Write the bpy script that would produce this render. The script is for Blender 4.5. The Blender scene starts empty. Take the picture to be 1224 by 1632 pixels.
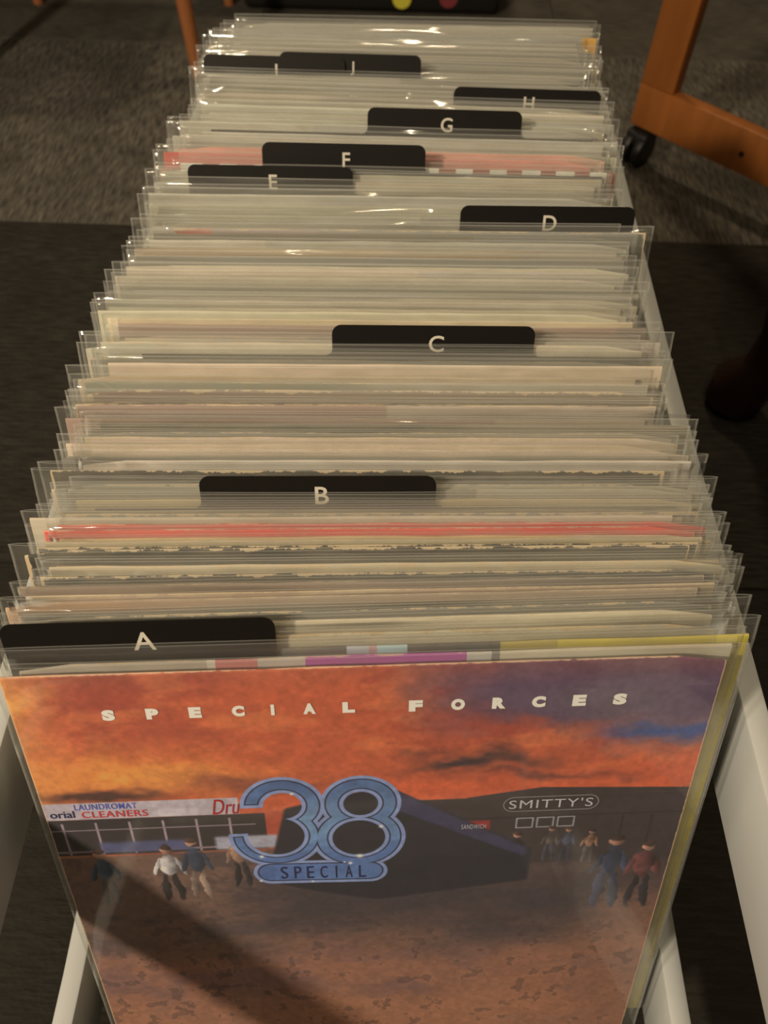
import bpy, bmesh, math, random
import numpy as np
from mathutils import Vector, Matrix, noise as mnoise

random.seed(7)
rng = np.random.default_rng(11)
SC = bpy.context.scene
COL = SC.collection
R = math.radians

# ------------------------------------------------------------------ camera, world, lamps, exposure
CAM_H = 0.70
cam_d = bpy.data.cameras.new('camera')
cam = bpy.data.objects.new('camera', cam_d)
COL.objects.link(cam)
cam_d.sensor_fit = 'VERTICAL'
cam_d.sensor_height = 32.0
cam_d.lens = 32.0 * 1250.0 / 1632.0
cam_d.clip_start = 0.02
cam_d.dof.use_dof = True
cam_d.dof.focus_distance = 0.40
cam_d.dof.aperture_fstop = 9.0
# rows: world X, Y, Z axes seen from the phone (right, down, forward)
AX = ((0.99932013, 0.03584038, -0.00864588),
      (0.03402394, -0.80617841, 0.59069344),
      (0.01420056, -0.59058601, -0.80684974))
M = Matrix.Identity(4)
for r in range(3):
    M[r][0] = AX[r][0]
    M[r][1] = -AX[r][1]
    M[r][2] = -AX[r][2]
M[2][3] = CAM_H
cam.matrix_world = M
SC.camera = cam

w = bpy.data.worlds.new('room_ambience')
SC.world = w
w.use_nodes = True
w.node_tree.nodes['Background'].inputs[0].default_value = (1.0, 0.80, 0.55, 1)
w.node_tree.nodes['Background'].inputs[1].default_value = 0.05


def lamp(name, loc, power, col, radius):
    d = bpy.data.lights.new(name, 'POINT')
    d.energy = power
    d.color = col
    d.shadow_soft_size = radius
    o = bpy.data.objects.new(name, d)
    o.location = loc
    COL.objects.link(o)
    return o


lamp('ceiling_lamp', (-1.23, -0.68, 1.58), 130, (1.0, 0.835, 0.60), 0.075)
lamp('far_ceiling_lamp', (0.15, 1.9, 2.0), 40, (1.0, 0.80, 0.50), 0.07)

lamp('added_sparkle_lamp', (0.06, -0.25, 2.15), 16, (1.0, 0.82, 0.55), 0.03)  # unseen lamp, added to put sparkles on the sleeve film

SC.view_settings.view_transform = 'Standard'
SC.view_settings.look = 'None'
SC.view_settings.gamma = 1
SC.view_settings.use_curve_mapping = False
SC.view_settings.exposure = 0.0
SC.cycles.transparent_max_bounces = 22
SC.cycles.max_bounces = 4
SC.cycles.glossy_bounces = 2
SC.cycles.diffuse_bounces = 2


# ------------------------------------------------------------------ helpers
def lin(c):
    c = c / 255.0
    return c / 12.92 if c <= 0.04045 else ((c + 0.055) / 1.055) ** 2.4


def alb(r, g, b):
    """the paint's own colour once the warm lamp light is divided out of a photographed one"""
    return (min(lin(r) / 0.80, .9), min(lin(g) / 0.66, .9), min(lin(b) / 0.44, .9))


def tag(o, label=None, cat=None, group=None, kind=None):
    if label: o['label'] = label
    if cat: o['category'] = cat
    if group: o['group'] = group
    if kind: o['kind'] = kind
    return o


def empty(name, loc=(0, 0, 0), rot=(0, 0, 0)):
    o = bpy.data.objects.new(name, None)
    o.empty_display_size = 0.05
    o.location = loc
    o.rotation_euler = rot
    COL.objects.link(o)
    return o


def link(name, me, parent=None, mat=None):
    if mat and not me.materials:
        me.materials.append(mat)
    o = bpy.data.objects.new(name, me)
    COL.objects.link(o)
    if parent: o.parent = parent
    return o


def from_bm(name, bm, mat, parent=None, smooth=True):
    me = bpy.data.meshes.new(name)
    bm.normal_update()
    bm.to_mesh(me)
    bm.free()
    if smooth:
        me.polygons.foreach_set('use_smooth', [True] * len(me.polygons))
        me.set_sharp_from_angle(angle=R(35))
    return link(name, me, parent, mat)


def add_box(bm, lo, hi, bev=0.0, mx=None, seg=2):
    b2 = bmesh.new()
    bmesh.ops.create_cube(b2, size=1)
    s = [hi[i] - lo[i] for i in range(3)]
    c = [(hi[i] + lo[i]) / 2 for i in range(3)]
    for v in b2.verts:
        v.co = Vector((v.co[0] * s[0] + c[0], v.co[1] * s[1] + c[1], v.co[2] * s[2] + c[2]))
    if bev > 0:
        bmesh.ops.bevel(b2, geom=b2.edges[:], offset=bev, segments=seg, profile=0.5, affect='EDGES')
    if mx: bmesh.ops.transform(b2, matrix=mx, verts=b2.verts)
    me = bpy.data.meshes.new('tmp')
    b2.to_mesh(me)
    b2.free()
    bm.from_mesh(me)
    bpy.data.meshes.remove(me)
    return bm


def box(name, lo, hi, mat, parent=None, bev=0.0015, mx=None):
    return from_bm(name, add_box(bmesh.new(), lo, hi, bev, mx), mat, parent)


def tube(bm, pts, rad, seg=16):
    """a round bar through pts, one radius per point"""
    pts = [Vector(p) for p in pts]
    rings = []
    up = Vector((0.13, 0.31, 0.94))
    for i, p in enumerate(pts):
        d = (pts[min(i + 1, len(pts) - 1)] - pts[max(i - 1, 0)]).normalized()
        a = d.cross(up)
        if a.length < .2: a = d.cross(Vector((1, 0, 0)))
        a.normalize()
        b = d.cross(a)
        rings.append([bm.verts.new(p + (a * math.cos(2 * math.pi * k / seg) + b * math.sin(2 * math.pi * k / seg)) * rad[i]) for k in range(seg)])
    for i in range(len(rings) - 1):
        for k in range(seg):
            bm.faces.new((rings[i][k], rings[i][(k + 1) % seg], rings[i + 1][(k + 1) % seg], rings[i + 1][k]))
    bm.faces.new(rings[0][::-1])
    bm.faces.new(rings[-1])
    bmesh.ops.recalc_face_normals(bm, faces=bm.faces)
    return bm


class NT:
    """short-hand for building node trees"""
    def __init__(s, name):
        s.m = bpy.data.materials.new(name)
        s.m.use_nodes = True
        s.t = s.m.node_tree
        s.t.nodes.clear()
        s.out = s.t.nodes.new('ShaderNodeOutputMaterial')

    def n(s, typ, ins=None, **kw):
        x = s.t.nodes.new('ShaderNode' + typ)
        for k, v in kw.items(): setattr(x, k, v)
        for k, v in (ins or {}).items():
            sock = x.inputs[k]
            if isinstance(v, bpy.types.NodeSocket): s.t.links.new(v, sock)
            else: sock.default_value = v if not (isinstance(v, tuple) and len(v) == 3 and sock.type == 'RGBA') else (*v, 1)
        return x

    def math(s, op, a, b=0.0, clamp=False):
        return s.n('Math', {0: a, 1: b}, operation=op, use_clamp=clamp).outputs[0]

    def mix(s, f, a, b, blend='MIX'):
        x = s.n('Mix', {}, data_type='RGBA', blend_type=blend)
        for i, v in ((0, f), (6, a), (7, b)):
            if isinstance(v, bpy.types.NodeSocket): s.t.links.new(v, x.inputs[i])
            else: x.inputs[i].default_value = (*v, 1) if isinstance(v, tuple) and len(v) == 3 else v
        return x.outputs[2]

    def ramp(s, f, stops, interp='LINEAR'):
        x = s.n('ValToRGB', {0: f})
        x.color_ramp.interpolation = interp
        e = x.color_ramp.elements
        while len(e) < len(stops): e.new(0.5)
        for el, (p, c) in zip(e, stops):
            el.position = p
            el.color = (*c, 1) if len(c) == 3 else c
        return x.outputs[0]

    def attr(s, name):
        return s.n('Attribute', attribute_name=name, attribute_type='OBJECT')

    def done(s, shader):
        s.t.links.new(shader, s.out.inputs[0])
        return s.m


def plain(name, col, rough=0.5, noise=0.0, scale=40.0, stretch=(1, 1, 1), bump=0.0, spec=0.5, col2=None):
    t = NT(name)
    tc = t.n('TexCoord').outputs['Object']
    mp = t.n('Mapping', {0: tc, 'Scale': stretch}).outputs[0]
    nz = t.n('TexNoise', {'Vector': mp, 'Scale': scale, 'Detail': 5.0, 'Roughness': .6}).outputs[0]
    c2 = col2 or tuple(x * (1 - noise) for x in col)
    f = t.n('MapRange', {0: nz, 1: .3, 2: .7}).outputs[0]
    c = t.mix(f, c2, col)
    p = t.n('BsdfPrincipled', {'Base Color': c, 'Roughness': rough, 'Specular IOR Level': spec})
    if bump:
        b = t.n('Bump', {'Strength': 1.0, 'Distance': bump, 'Height': nz}).outputs[0]
        t.t.links.new(b, p.inputs['Normal'])
    return t.done(p.outputs[0])

# ------------------------------------------------------------------ materials
WHITE = plain('white_painted_wood', alb(176, 164, 138), .42, .06, 14, (1, .08, 1), .0002)
OAK = plain('orange_varnished_wood', alb(150, 82, 30), .38, .35, 30, (1, 1, .12), .0001)
OAK_CHAIR = plain('orange_varnished_leg', alb(160, 92, 45), .38, .3, 30, (1, 1, .08), .0001)  # slightly paler orange wood, used for the whole chair
MAHOG = plain('dark_mahogany_wood', (.022, .008, .005), .35, .3, 20, (1, 1, .2))
RUBBER = plain('black_caster_rubber', (.012, .011, .012), .45, .2, 60)
STEEL = plain('grey_metal', (.30, .28, .26), .3, .1, 60)
TOTE = plain('black_tote_plastic', (.014, .013, .012), .5, .2, 120, bump=.0004)
TAB = plain('black_card_plastic', (.008, .0065, .0055), .5, .25, 900, bump=.00005, spec=.3)
INK = plain('white_printed_ink', (.72, .68, .60), .6, .05, 300)
CREAMINK = plain('cream_printed_ink', alb(240, 222, 190), .5, .04, 300)
DOT_Y = plain('yellow_dot_sticker', alb(205, 180, 50), .5, .05)
DOT_R = plain('dark_red_dot_sticker', alb(120, 45, 40), .5, .05)
SEAT = plain('brown_seat_fabric', (.08, .05, .03), .8, .2, 200)


def carpet_mat(name, rot, tone, contrast):
    t = NT(name)
    tc = t.n('TexCoord').outputs['Object']
    mp = t.n('Mapping', {0: tc, 'Rotation': (0, 0, rot)}, vector_type='TEXTURE').outputs[0]
    st = t.n('Mapping', {0: mp, 'Scale': (260, 32, 1)}).outputs[0]
    nz = t.n('TexNoise', {'Vector': st, 'Scale': 1.0, 'Detail': 4.0, 'Roughness': .55}).outputs[0]
    n2 = t.n('TexNoise', {'Vector': mp, 'Scale': 9.0, 'Detail': 3.0}).outputs[0]
    loop = t.n('TexVoronoi', {'Vector': t.n('Mapping', {0: mp, 'Scale': (1, .5, 1)}).outputs[0], 'Scale': 330.0}).outputs[0]
    f = t.n('MapRange', {0: nz, 1: .36, 2: .70, 3: .5 - .5 * contrast, 4: .5 + .5 * contrast}).outputs[0]
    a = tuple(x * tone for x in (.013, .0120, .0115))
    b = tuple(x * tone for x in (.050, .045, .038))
    c = t.mix(f, a, b)
    c = t.mix(t.n('MapRange', {0: n2, 1: .3, 2: .7, 3: 0.0, 4: .45}).outputs[0], c, (.02, .017, .014))
    h = t.math('ADD', t.math('MULTIPLY', nz, 1.0), t.math('MULTIPLY', loop, .35))
    bp = t.n('Bump', {'Strength': .8, 'Distance': .003, 'Height': h}).outputs[0]
    p = t.n('BsdfPrincipled', {'Base Color': c, 'Roughness': .95, 'Specular IOR Level': .1, 'Normal': bp})
    return t.done(p.outputs[0])


def film_mat():
    """thin polythene: clear, a little milky, glossy where it creases, whiter along cut rim and side weld"""
    t = NT('clear_polythene_film')
    uv = t.n('TexCoord').outputs['UV']
    sx = t.n('SeparateXYZ', {0: uv})
    u, v = sx.outputs[0], sx.outputs[1]
    seed = t.attr('seed').outputs['Fac']
    obj = t.n('TexCoord').outputs['Object']
    off = t.n('CombineXYZ', {0: t.math('MULTIPLY', seed, 13.0), 1: t.math('MULTIPLY', seed, 7.0), 2: seed}).outputs[0]
    pos = t.n('VectorMath', {0: obj, 1: off}, operation='ADD').outputs[0]
    wav = t.n('TexNoise', {'Vector': t.n('Mapping', {0: pos, 'Scale': (7, 7, 60)}).outputs[0], 'Scale': 1.0, 'Detail': 1.0}).outputs[0]
    crk = wav
    side = t.math('ABSOLUTE', t.math('SUBTRACT', u, .5))
    sidem = t.n('MapRange', {0: side, 1: .42, 2: .49}).outputs[0]
    topm = t.n('MapRange', {0: v, 1: .93, 2: .985}).outputs[0]
    crm = t.math('ADD', t.math('MULTIPLY', t.math('MULTIPLY', crk, sidem), topm), 0.0)
    crease = t.attr('crease').outputs['Fac']
    hgt = t.math('ADD', t.math('MULTIPLY', t.math('MULTIPLY', wav, topm), 8.0), t.math('MULTIPLY', crm, 6.0))
    hgt = t.math('MULTIPLY', hgt, crease)
    bp = t.n('Bump', {'Strength': 1.0, 'Distance': .0022, 'Height': hgt}).outputs[0]
    rim = t.math('GREATER_THAN', v, .9985)
    weld = t.math('GREATER_THAN', side, .4965)
    fac = t.math('MAXIMUM', .058, t.math('MULTIPLY', rim, .28))
    fac = t.math('MAXIMUM', fac, t.math('MULTIPLY', weld, .20))
    tr = t.n('BsdfTransparent', {0: (.985, .985, .975, 1)}).outputs[0]
    df = t.n('BsdfDiffuse', {0: (.80, .80, .78, 1), 'Normal': bp}).outputs[0]
    tl = t.n('BsdfTranslucent', {0: (.80, .80, .78, 1)}).outputs[0]
    milk = t.n('MixShader', {0: .3, 1: df, 2: tl}).outputs[0]
    m1 = t.n('MixShader', {0: fac, 1: tr, 2: milk}).outputs[0]
    gl = t.n('BsdfGlossy', {0: (1, 1, 1, 1), 'Roughness': .07, 'Normal': bp}).outputs[0]
    fac_ = t.n('LayerWeight', {'Blend': .5, 'Normal': bp}).outputs['Facing']
    fr = t.math('ADD', .034, t.math('MULTIPLY', t.math('POWER', fac_, 4.0), .7), True)
    m2 = t.n('MixShader', {0: fr, 1: m1, 2: gl}).outputs[0]
    return t.done(m2)


def jacket_mat(name, stops=None):
    """printed card: colour from the record's own tint (or printed blocks across it), edges rubbed to bare board"""
    t = NT(name)
    uv = t.n('TexCoord').outputs['UV']
    sx = t.n('SeparateXYZ', {0: uv})
    u, v = sx.outputs[0], sx.outputs[1]
    seed = t.attr('seed').outputs['Fac']
    wear = t.attr('wear').outputs['Fac']
    pos = t.n('CombineXYZ', {0: t.math('ADD', t.math('MULTIPLY', u, 1.0), t.math('MULTIPLY', seed, 11.3)), 1: v, 2: seed}).outputs[0]
    if stops is None:
        base = t.attr('tint').outputs['Color']
        t2 = t.attr('tint_right').outputs['Color']
        sp = t.attr('split').outputs['Fac']
        wd = t.attr('blend').outputs['Fac']
        base = t.mix(t.n('MapRange', {0: u, 1: t.math('SUBTRACT', sp, wd), 2: t.math('ADD', sp, wd)}).outputs[0], base, t2)
    else:
        base = t.ramp(u, stops, 'CONSTANT')
    mot = t.n('TexNoise', {'Vector': t.n('Mapping', {0: pos, 'Scale': (14, 40, 1)}).outputs[0], 'Scale': 1.0, 'Detail': 4.0}).outputs[0]
    base = t.mix(t.n('MapRange', {0: mot, 1: .35, 2: .7, 3: 0.0, 4: .35}).outputs[0], base, (.35, .29, .22))
    # rubbed rim
    nz = t.n('TexNoise', {'Vector': t.n('Mapping', {0: pos, 'Scale': (26, 6, 1)}).outputs[0], 'Scale': 1.0, 'Detail': 6.0, 'Roughness': .7}).outputs[0]
    dv = t.math('MULTIPLY', t.math('SUBTRACT', 1.0, v), 319.5)      # mm below the top edge
    du = t.math('MULTIPLY', t.math('SUBTRACT', .5, t.math('ABSOLUTE', t.math('SUBTRACT', u, .5))), 315.0)
    lim = t.math('MULTIPLY', wear, t.math('MULTIPLY', t.n('MapRange', {0: nz, 1: .42, 2: .70}).outputs[0], 5.0))
    lim = t.math('ADD', lim, .06)
    corner = t.n('MapRange', {0: du, 1: 0.0, 2: 22.0, 3: 3.5, 4: 0.0}).outputs[0]
    lim = t.math('ADD', lim, t.math('MULTIPLY', t.math('MULTIPLY', corner, wear), nz))
    rub = t.n('MapRange', {0: t.math('SUBTRACT', lim, t.math('MINIMUM', dv, du)), 1: -.15, 2: .15}).outputs[0]
    bare = t.mix(nz, alb(215, 182, 130), alb(185, 150, 102))
    c = t.mix(t.math('MULTIPLY', rub, t.n('MapRange', {0: wear, 1: 0.0, 2: .3, 3: .12, 4: .9}).outputs[0]), base, bare)
    p = t.n('BsdfPrincipled', {'Base Color': c, 'Roughness': .55, 'Specular IOR Level': .3})
    return t.done(p.outputs[0])


FILM = film_mat()
JACKET = jacket_mat('printed_card_jacket')
K = alb
J_MAGENTA = jacket_mat('card_with_pink_and_magenta_blocks', [
    (0.0, K(175, 155, 125)), (.255, K(205, 185, 150)), (.268, K(190, 110, 95)), (.325, K(185, 165, 140)), (.392, K(170, 75, 130)),
    (.618, K(190, 175, 150)), (.655, K(120, 112, 95)), (.667, K(200, 180, 140))])
J_YELLOW = jacket_mat('card_grey_to_yellow', [
    (0.0, K(85, 80, 72)), (.42, K(175, 170, 160)), (.45, K(180, 140, 125)), (.462, K(165, 185, 180)), (.505, K(75, 72, 64)),
    (.64, K(175, 150, 70)), (.72, K(200, 172, 62)), (.95, K(225, 190, 45))])
dash = []
for i in range(13):
    p0 = .01 + i * .0775
    dash += [(p0, K(215, 200, 165)), (p0 + .040, K(150, 90, 70))]
J_DASH = jacket_mat('card_with_pale_dashes', dash[:26])
J_ORANGE = jacket_mat('card_with_orange_corner', [(0.0, K(150, 140, 118)), (.955, K(215, 150, 45))])
J_RED = jacket_mat('salmon_card_with_red_corner', [
    (0.0, K(215, 80, 60)), (.035, K(220, 130, 105)), (.57, K(150, 35, 35)), (.60, K(220, 140, 112))])
J_REDTAB = jacket_mat('card_with_brick_red_corner', [(0.0, K(205, 95, 65)), (.05, K(200, 100, 70)), (.075, K(160, 135, 115)), (.3, K(140, 130, 108))])


# ------------------------------------------------------------------ the front cover's print (a generic sunset street)
def fbm(n, sx, sy, seed, octv=5):
    r = np.random.default_rng(seed)
    out = np.zeros((n, n))
    amp = 1.0
    tot = 0
    for o in range(octv):
        gx, gy = max(int(sx * 2 ** o), 2), max(int(sy * 2 ** o), 2)
        g = r.random((gy + 2, gx + 2))
        xs = np.linspace(0, gx, n, endpoint=False)
        ys = np.linspace(0, gy, n, endpoint=False)
        xi, yi = xs.astype(int), ys.astype(int)
        fx, fy = xs - xi, ys - yi
        fx, fy = fx * fx * (3 - 2 * fx), fy * fy * (3 - 2 * fy)
        a = g[yi][:, xi] * (1 - fx) + g[yi][:, xi + 1] * fx
        b = g[yi + 1][:, xi] * (1 - fx) + g[yi + 1][:, xi + 1] * fx
        out += amp * (a * (1 - fy)[:, None] + b * fy[:, None])
        tot += amp
        amp *= .55
    return out / tot


def paint_cover(N=1100):
    S = 31.5
    lut = np.array([lin(i) for i in range(256)])
    ax = (np.arange(N) + .5) * S / N
    U, V = np.meshgrid(ax, ax)          # cm from the top left corner
    f1 = fbm(N, 5, 9, 1)
    f2 = fbm(N, 9, 20, 2)
    f3 = fbm(N, 40, 40, 3, 4)
    img = np.zeros((N, N, 3))

    def sm(x, a, b):
        t = np.clip((x - a) / (b - a), 0, 1)
        return t * t * (3 - 2 * t)

    def over(mask, col):
        nonlocal img
        m = np.clip(mask, 0, 1)[..., None]
        img = img * (1 - m) + np.array(col, float) * m

    def rect(u0, v0, u1, v1, col, e=.05, sl=0.0):
        vv = V - sl * (U - u0)
        over(sm(U, u0 - e, u0 + e) * (1 - sm(U, u1 - e, u1 + e)) * sm(vv, v0 - e, v0 + e) * (1 - sm(vv, v1 - e, v1 + e)), col)

    wu = U + (f2 - .5) * 5
    wv = V + (f1 - .5) * 5
    img[:] = (180, 82, 48)
    over(sm(f1, .42, .66) * .8, (150, 62, 44))
    over(sm(f2, .52, .70) * .55, (205, 110, 60))
    over(1 - sm(wu, -1.5, 3.2), (212, 142, 70))
    over(np.exp(-(((wu - 5) / 5) ** 2 + ((wv - 6.0) / 1.2) ** 2)) * .9, (232, 146, 62))
    over(sm(wv, 4.6, 7.2) * .55 * sm(U, 8, 16), (208, 92, 52))
    # violet and blue at the upper right
    over(sm(wu + .25 * (3 - V), 17, 22.5) * (1 - sm(wv + .12 * (U - 20), 3.6, 5.2)), (88, 62, 76))
    over(sm(wu, 25.5, 28.5) * np.exp(-((wv - 4.3 + .1 * (U - 28)) / 1.0) ** 2), (58, 70, 108))
    over(np.exp(-(((wu - 26) / 4.0) ** 2 + ((wv - 2.4) / 1.3) ** 2)) * .55, (104, 88, 84))
    # dark cloud bars
    over(np.exp(-(((wu - 20.5) / 3.6) ** 2 + ((wv - 6.0) / .5) ** 2)) * 1.1, (62, 42, 40))
    over(np.exp(-(((wu - 24) / 3.8) ** 2 + ((wv - 7.0) / .35) ** 2)) * .7, (90, 50, 45))
    over(np.exp(-(((wu - 3.2) / 2.6) ** 2 + ((wv - 7.3) / .5) ** 2)) * 1.2, (82, 48, 38))
    over(np.exp(-(((wu - 10) / 3.2) ** 2 + ((wv - 6.4) / .6) ** 2)) * .8, (118, 62, 46))
    over(np.exp(-(((wu - 4.8) / 2.0) ** 2 + ((wv - .5) / .6) ** 2)) * .7, (110, 52, 40))
    over((1 - sm(V, 0, 1.6)) * .35, (140, 74, 52))
    # plain ground
    g = sm(V, 11.9, 12.2)
    over(g, (112, 80, 62))
    over(g * sm(f2, .45, .62) * .65, (74, 58, 54))
    wg = V + (f1 - .5) * 4
    over(g * np.exp(-((wg - 16.5) / 3.2) ** 2) * sm(U, 6, 13) * .85, (62, 50, 50))
    over(g * sm(wg, 19, 23) * .8, (158, 102, 72))
    over(g * sm(wg, 19, 24) * sm(f2, .5, .64) * .55, (120, 84, 74))
    over(g * sm(wg, 24.5, 27.5) * .6, (172, 112, 74))
    over(g * sm(U, 26, 30) * sm(wg, 15, 18) * .6, (140, 92, 66))
    over(g * (f3 > .66) * .35, (60, 44, 38))
    # plain row of shops: white fascia at the left, long dark shed at the right
    rect(-1, 8.05, 9.3, 9.25, (178, 158, 150))
    rect(5.4, 8.7, 7.3, 9.2, (190, 170, 160))
    rect(-1, 9.25, 10.5, 11.95, (50, 40, 38))
    for k in range(6):
        rect(.6 + k * 1.62, 9.5, .72 + k * 1.62, 11.9, (150, 125, 122), .03)
    rect(-1, 10.0, 10, 10.08, (132, 112, 108), .03)
    rect(-1, 11.6, 10, 11.75, (128, 104, 100), .04)
    rect(2.2, 11.0, 6.6, 11.8, (80, 78, 100), .2)
    rect(7.9, 10.9, 11, 11.9, (160, 150, 148), .15)
    rect(16, 8.75, 32, 14.0, (58, 46, 43), .06, .0)
    over(sm(U, 20.4, 20.5) * (1 - sm(V, 8.7, 8.9)) * sm(V + .16 * np.minimum(U - 20.5, 3.6) - .05 * np.maximum(U - 24, 0), 8.66, 8.74), (58, 46, 43))
    rect(16, 10.25, 32, 10.33, (40, 32, 30))
    for u0 in (25.9, 28.4, 29.9):
        rect(u0, 10.4, u0 + .12, 14, (44, 35, 33), .05)
    rect(20.1, 10.45, 21.7, 11.25, (140, 42, 40), .06)
    for k in range(3):
        rect(23.0 + k * 1.05, 10.35, 23.9 + k * 1.05, 11.15, (150, 142, 132), .03)
        rect(23.08 + k * 1.05, 10.43, 23.82 + k * 1.05, 11.07, (52, 42, 40), .03)
    rect(16, 14.0, 32, 14.2, (66, 50, 46), .3)
    # small anonymous bystanders, a few brush dabs each
    for (u0, v0, h, top, leg) in [(2.0, 11.6, 4.6, (66, 84, 98), (92, 84, 78)), (5.3, 11.4, 4.6, (205, 190, 172), (34, 28, 28)), (6.7, 11.0, 4.9, (58, 66, 80), (150, 122, 98)),
                                  (9.0, 10.9, 4.2, (128, 94, 72), (40, 34, 34)), (23.2, 11.5, 3.3, (40, 36, 38), (42, 38, 40)), (25.8, 11.2, 2.9, (72, 70, 82), (56, 52, 62)),
                                  (27.0, 11.4, 2.8, (150, 104, 74), (84, 72, 68)), (24.9, 11.1, 2.8, (96, 78, 66), (66, 60, 66)), (28.4, 12.0, 6.2, (60, 62, 76), (58, 56, 68)), (30.2, 12.6, 5.6, (96, 52, 48), (40, 34, 36))]:
        hr = h * .062
        jit = (f3 - .5) * .5 * (h / 5)
        def ell(cu, cv, ru, rv, col, ang=0.0):
            a = (U - cu) * math.cos(ang) + (V - cv) * math.sin(ang) + jit
            b = -(U - cu) * math.sin(ang) + (V - cv) * math.cos(ang) + jit
            lum = 1.0 - .3 * a / ru + (f3 - .5) * 1.1
            nonlocal img
            mk = ((1 - sm((a / ru) ** 2 + (b / rv) ** 2, .6, 1.2)) * .9)[..., None]
            img = img * (1 - mk) + np.array(col, float) * .92 * lum[..., None] * mk
        ell(u0 - h * .06, v0 + h * .74, h * .045, h * .27, leg, .06)
        ell(u0 + h * .07, v0 + h * .74, h * .045, h * .27, leg, -.08)
        ell(u0 - h * .12, v0 + h * .36, h * .032, h * .17, top, .25)
        ell(u0 + h * .12, v0 + h * .36, h * .032, h * .17, top, -.25)
        ell(u0, v0 + h * .33, h * .092, h * .2, top)
        ell(u0, v0 + hr, hr, hr * 1.2, (172, 120, 92))
        ell(u0, v0 + hr * .45, hr * 1.1, hr * .75, (66, 44, 36))

    # long dark wedge dropping back behind the numerals
    def seg_quad(pts, col, e=.12):
        m = np.ones_like(U)
        for i in range(len(pts)):
            (x0, y0), (x1, y1) = pts[i], pts[(i + 1) % len(pts)]
            d = ((x1 - x0) * (V - y0) - (y1 - y0) * (U - x0)) / math.hypot(x1 - x0, y1 - y0)
            m = m * sm(d, -e, e)
        over(m, col)
    seg_quad([(16.4, 7.6), (24.0, 12.8), (24.0, 15.4), (16.0, 16.6), (12.5, 15.6), (10.2, 14.6), (11.5, 9.0)], (40, 34, 38))
    seg_quad([(16.4, 7.6), (23.8, 12.8), (23.6, 13.4), (16.8, 9.3)], (58, 52, 70))
    # numerals 3 and 8 and the name plate, as rings
    def ring(cu, cv, ro, ri):
        d = np.hypot(U - cu, V - cv)
        return np.maximum(d - ro, ri - d)
    d8 = np.minimum(ring(15.22, 8.83, 1.98, .86), ring(15.08, 11.40, 2.36, 1.34))
    d8 = np.maximum(d8, np.maximum(.86 - np.hypot(U - 15.22, V - 8.83), 1.34 - np.hypot(U - 15.08, V - 11.40)))
    t3 = np.maximum(ring(11.40, 8.80, 2.05, .95), np.minimum(V - 8.85, 11.1 - U))
    t3 = np.maximum(t3, np.minimum(V - 8.85, 11.2 - U))
    b3 = np.maximum(ring(10.95, 11.05, 2.35, 1.42), np.minimum(10.75 - V, 11.2 - U))
    d3 = np.minimum(t3, b3)
    hole3 = np.minimum(np.hypot(U - 11.40, V - 8.80) - .95, np.hypot(U - 10.95, V - 11.05) - 1.42)
    d3 = np.maximum(d3, -hole3)
    pl = np.maximum(np.hypot(np.maximum(np.abs(U - 13.05) - 2.55, 0), V - 14.0 - .03 * (U - 13)) - .92, -9)
    dd = np.minimum(np.minimum(d3, d8), pl)
    steel = np.stack([108 + 22 * (f1 - .5) * 4 - 14 * sm(V, 7, 13), 122 + 24 * (f1 - .5) * 4 - 14 * sm(V, 7, 13), 168 + 18 * (f1 - .5) * 4], -1) * np.array([.86, .93, .80])
    over(1 - sm(dd, -.03, .05), (128, 136, 160))
    over((1 - sm(dd + .20, -.03, .03)), (34, 32, 44))
    m = (1 - sm(dd + .27, -.03, .03))[..., None]
    img[:] = img * (1 - m) + steel * m
    for cu, cv, r_ in ((15.1, 12.85, .3), (14.6, 13.4, .2), (10.1, 12.6, .2), (16.2, 10.6, .2), (11.9, 7.95, .15), (14.3, 13.3, .12), (9.9, 14.6, .15), (12.6, 14.8, .12)):
        d2 = np.hypot(U - cu, V - cv)
        over(np.exp(-(d2 / (r_ * .5)) ** 2), (240, 225, 200))
    f5 = fbm(N, 120, 120, 9, 3)
    img *= (1 + (f3 - .5) * .16 + (f5 - .5) * .20)[..., None]
    img = np.clip(img, 0, 255)
    out = lut[img.astype(int)]
    out = out / np.array([.80, .66, .44]) * 1.06
    out = np.clip(out, 0, .9)
    rgba = np.ones((N, N, 4), np.float32)
    rgba[..., :3] = out[::-1]
    im = bpy.data.images.new('front_cover_print', N, N, float_buffer=True)
    im.colorspace_settings.name = 'Non-Color'
    im.pixels.foreach_set(rgba.ravel())
    im.update()
    return im


def cover_mat():
    t = NT('sunset_street_cover_print')
    uv = t.n('TexCoord').outputs['UV']
    im = t.n('TexImage', {0: uv})
    im.image = paint_cover()
    im.extension = 'EXTEND'
    sx = t.n('SeparateXYZ', {0: uv})
    nz = t.n('TexNoise', {'Vector': uv, 'Scale': 90.0, 'Detail': 4.0}).outputs[0]
    dv = t.math('MULTIPLY', t.math('SUBTRACT', 1.0, sx.outputs[1]), 315.0)
    du = t.math('MULTIPLY', t.math('SUBTRACT', .5, t.math('ABSOLUTE', t.math('SUBTRACT', sx.outputs[0], .5))), 315.0)
    rub = t.n('MapRange', {0: t.math('SUBTRACT', t.math('MULTIPLY', nz, 1.1), t.math('MINIMUM', dv, du)), 1: -.1, 2: .1}).outputs[0]
    c = t.mix(t.math('MULTIPLY', rub, .6), im.outputs[0], alb(215, 170, 120))
    p = t.n('BsdfPrincipled', {'Base Color': c, 'Roughness': .5, 'Specular IOR Level': .35})
    return t.done(p.outputs[0])


COVER = cover_mat()


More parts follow.
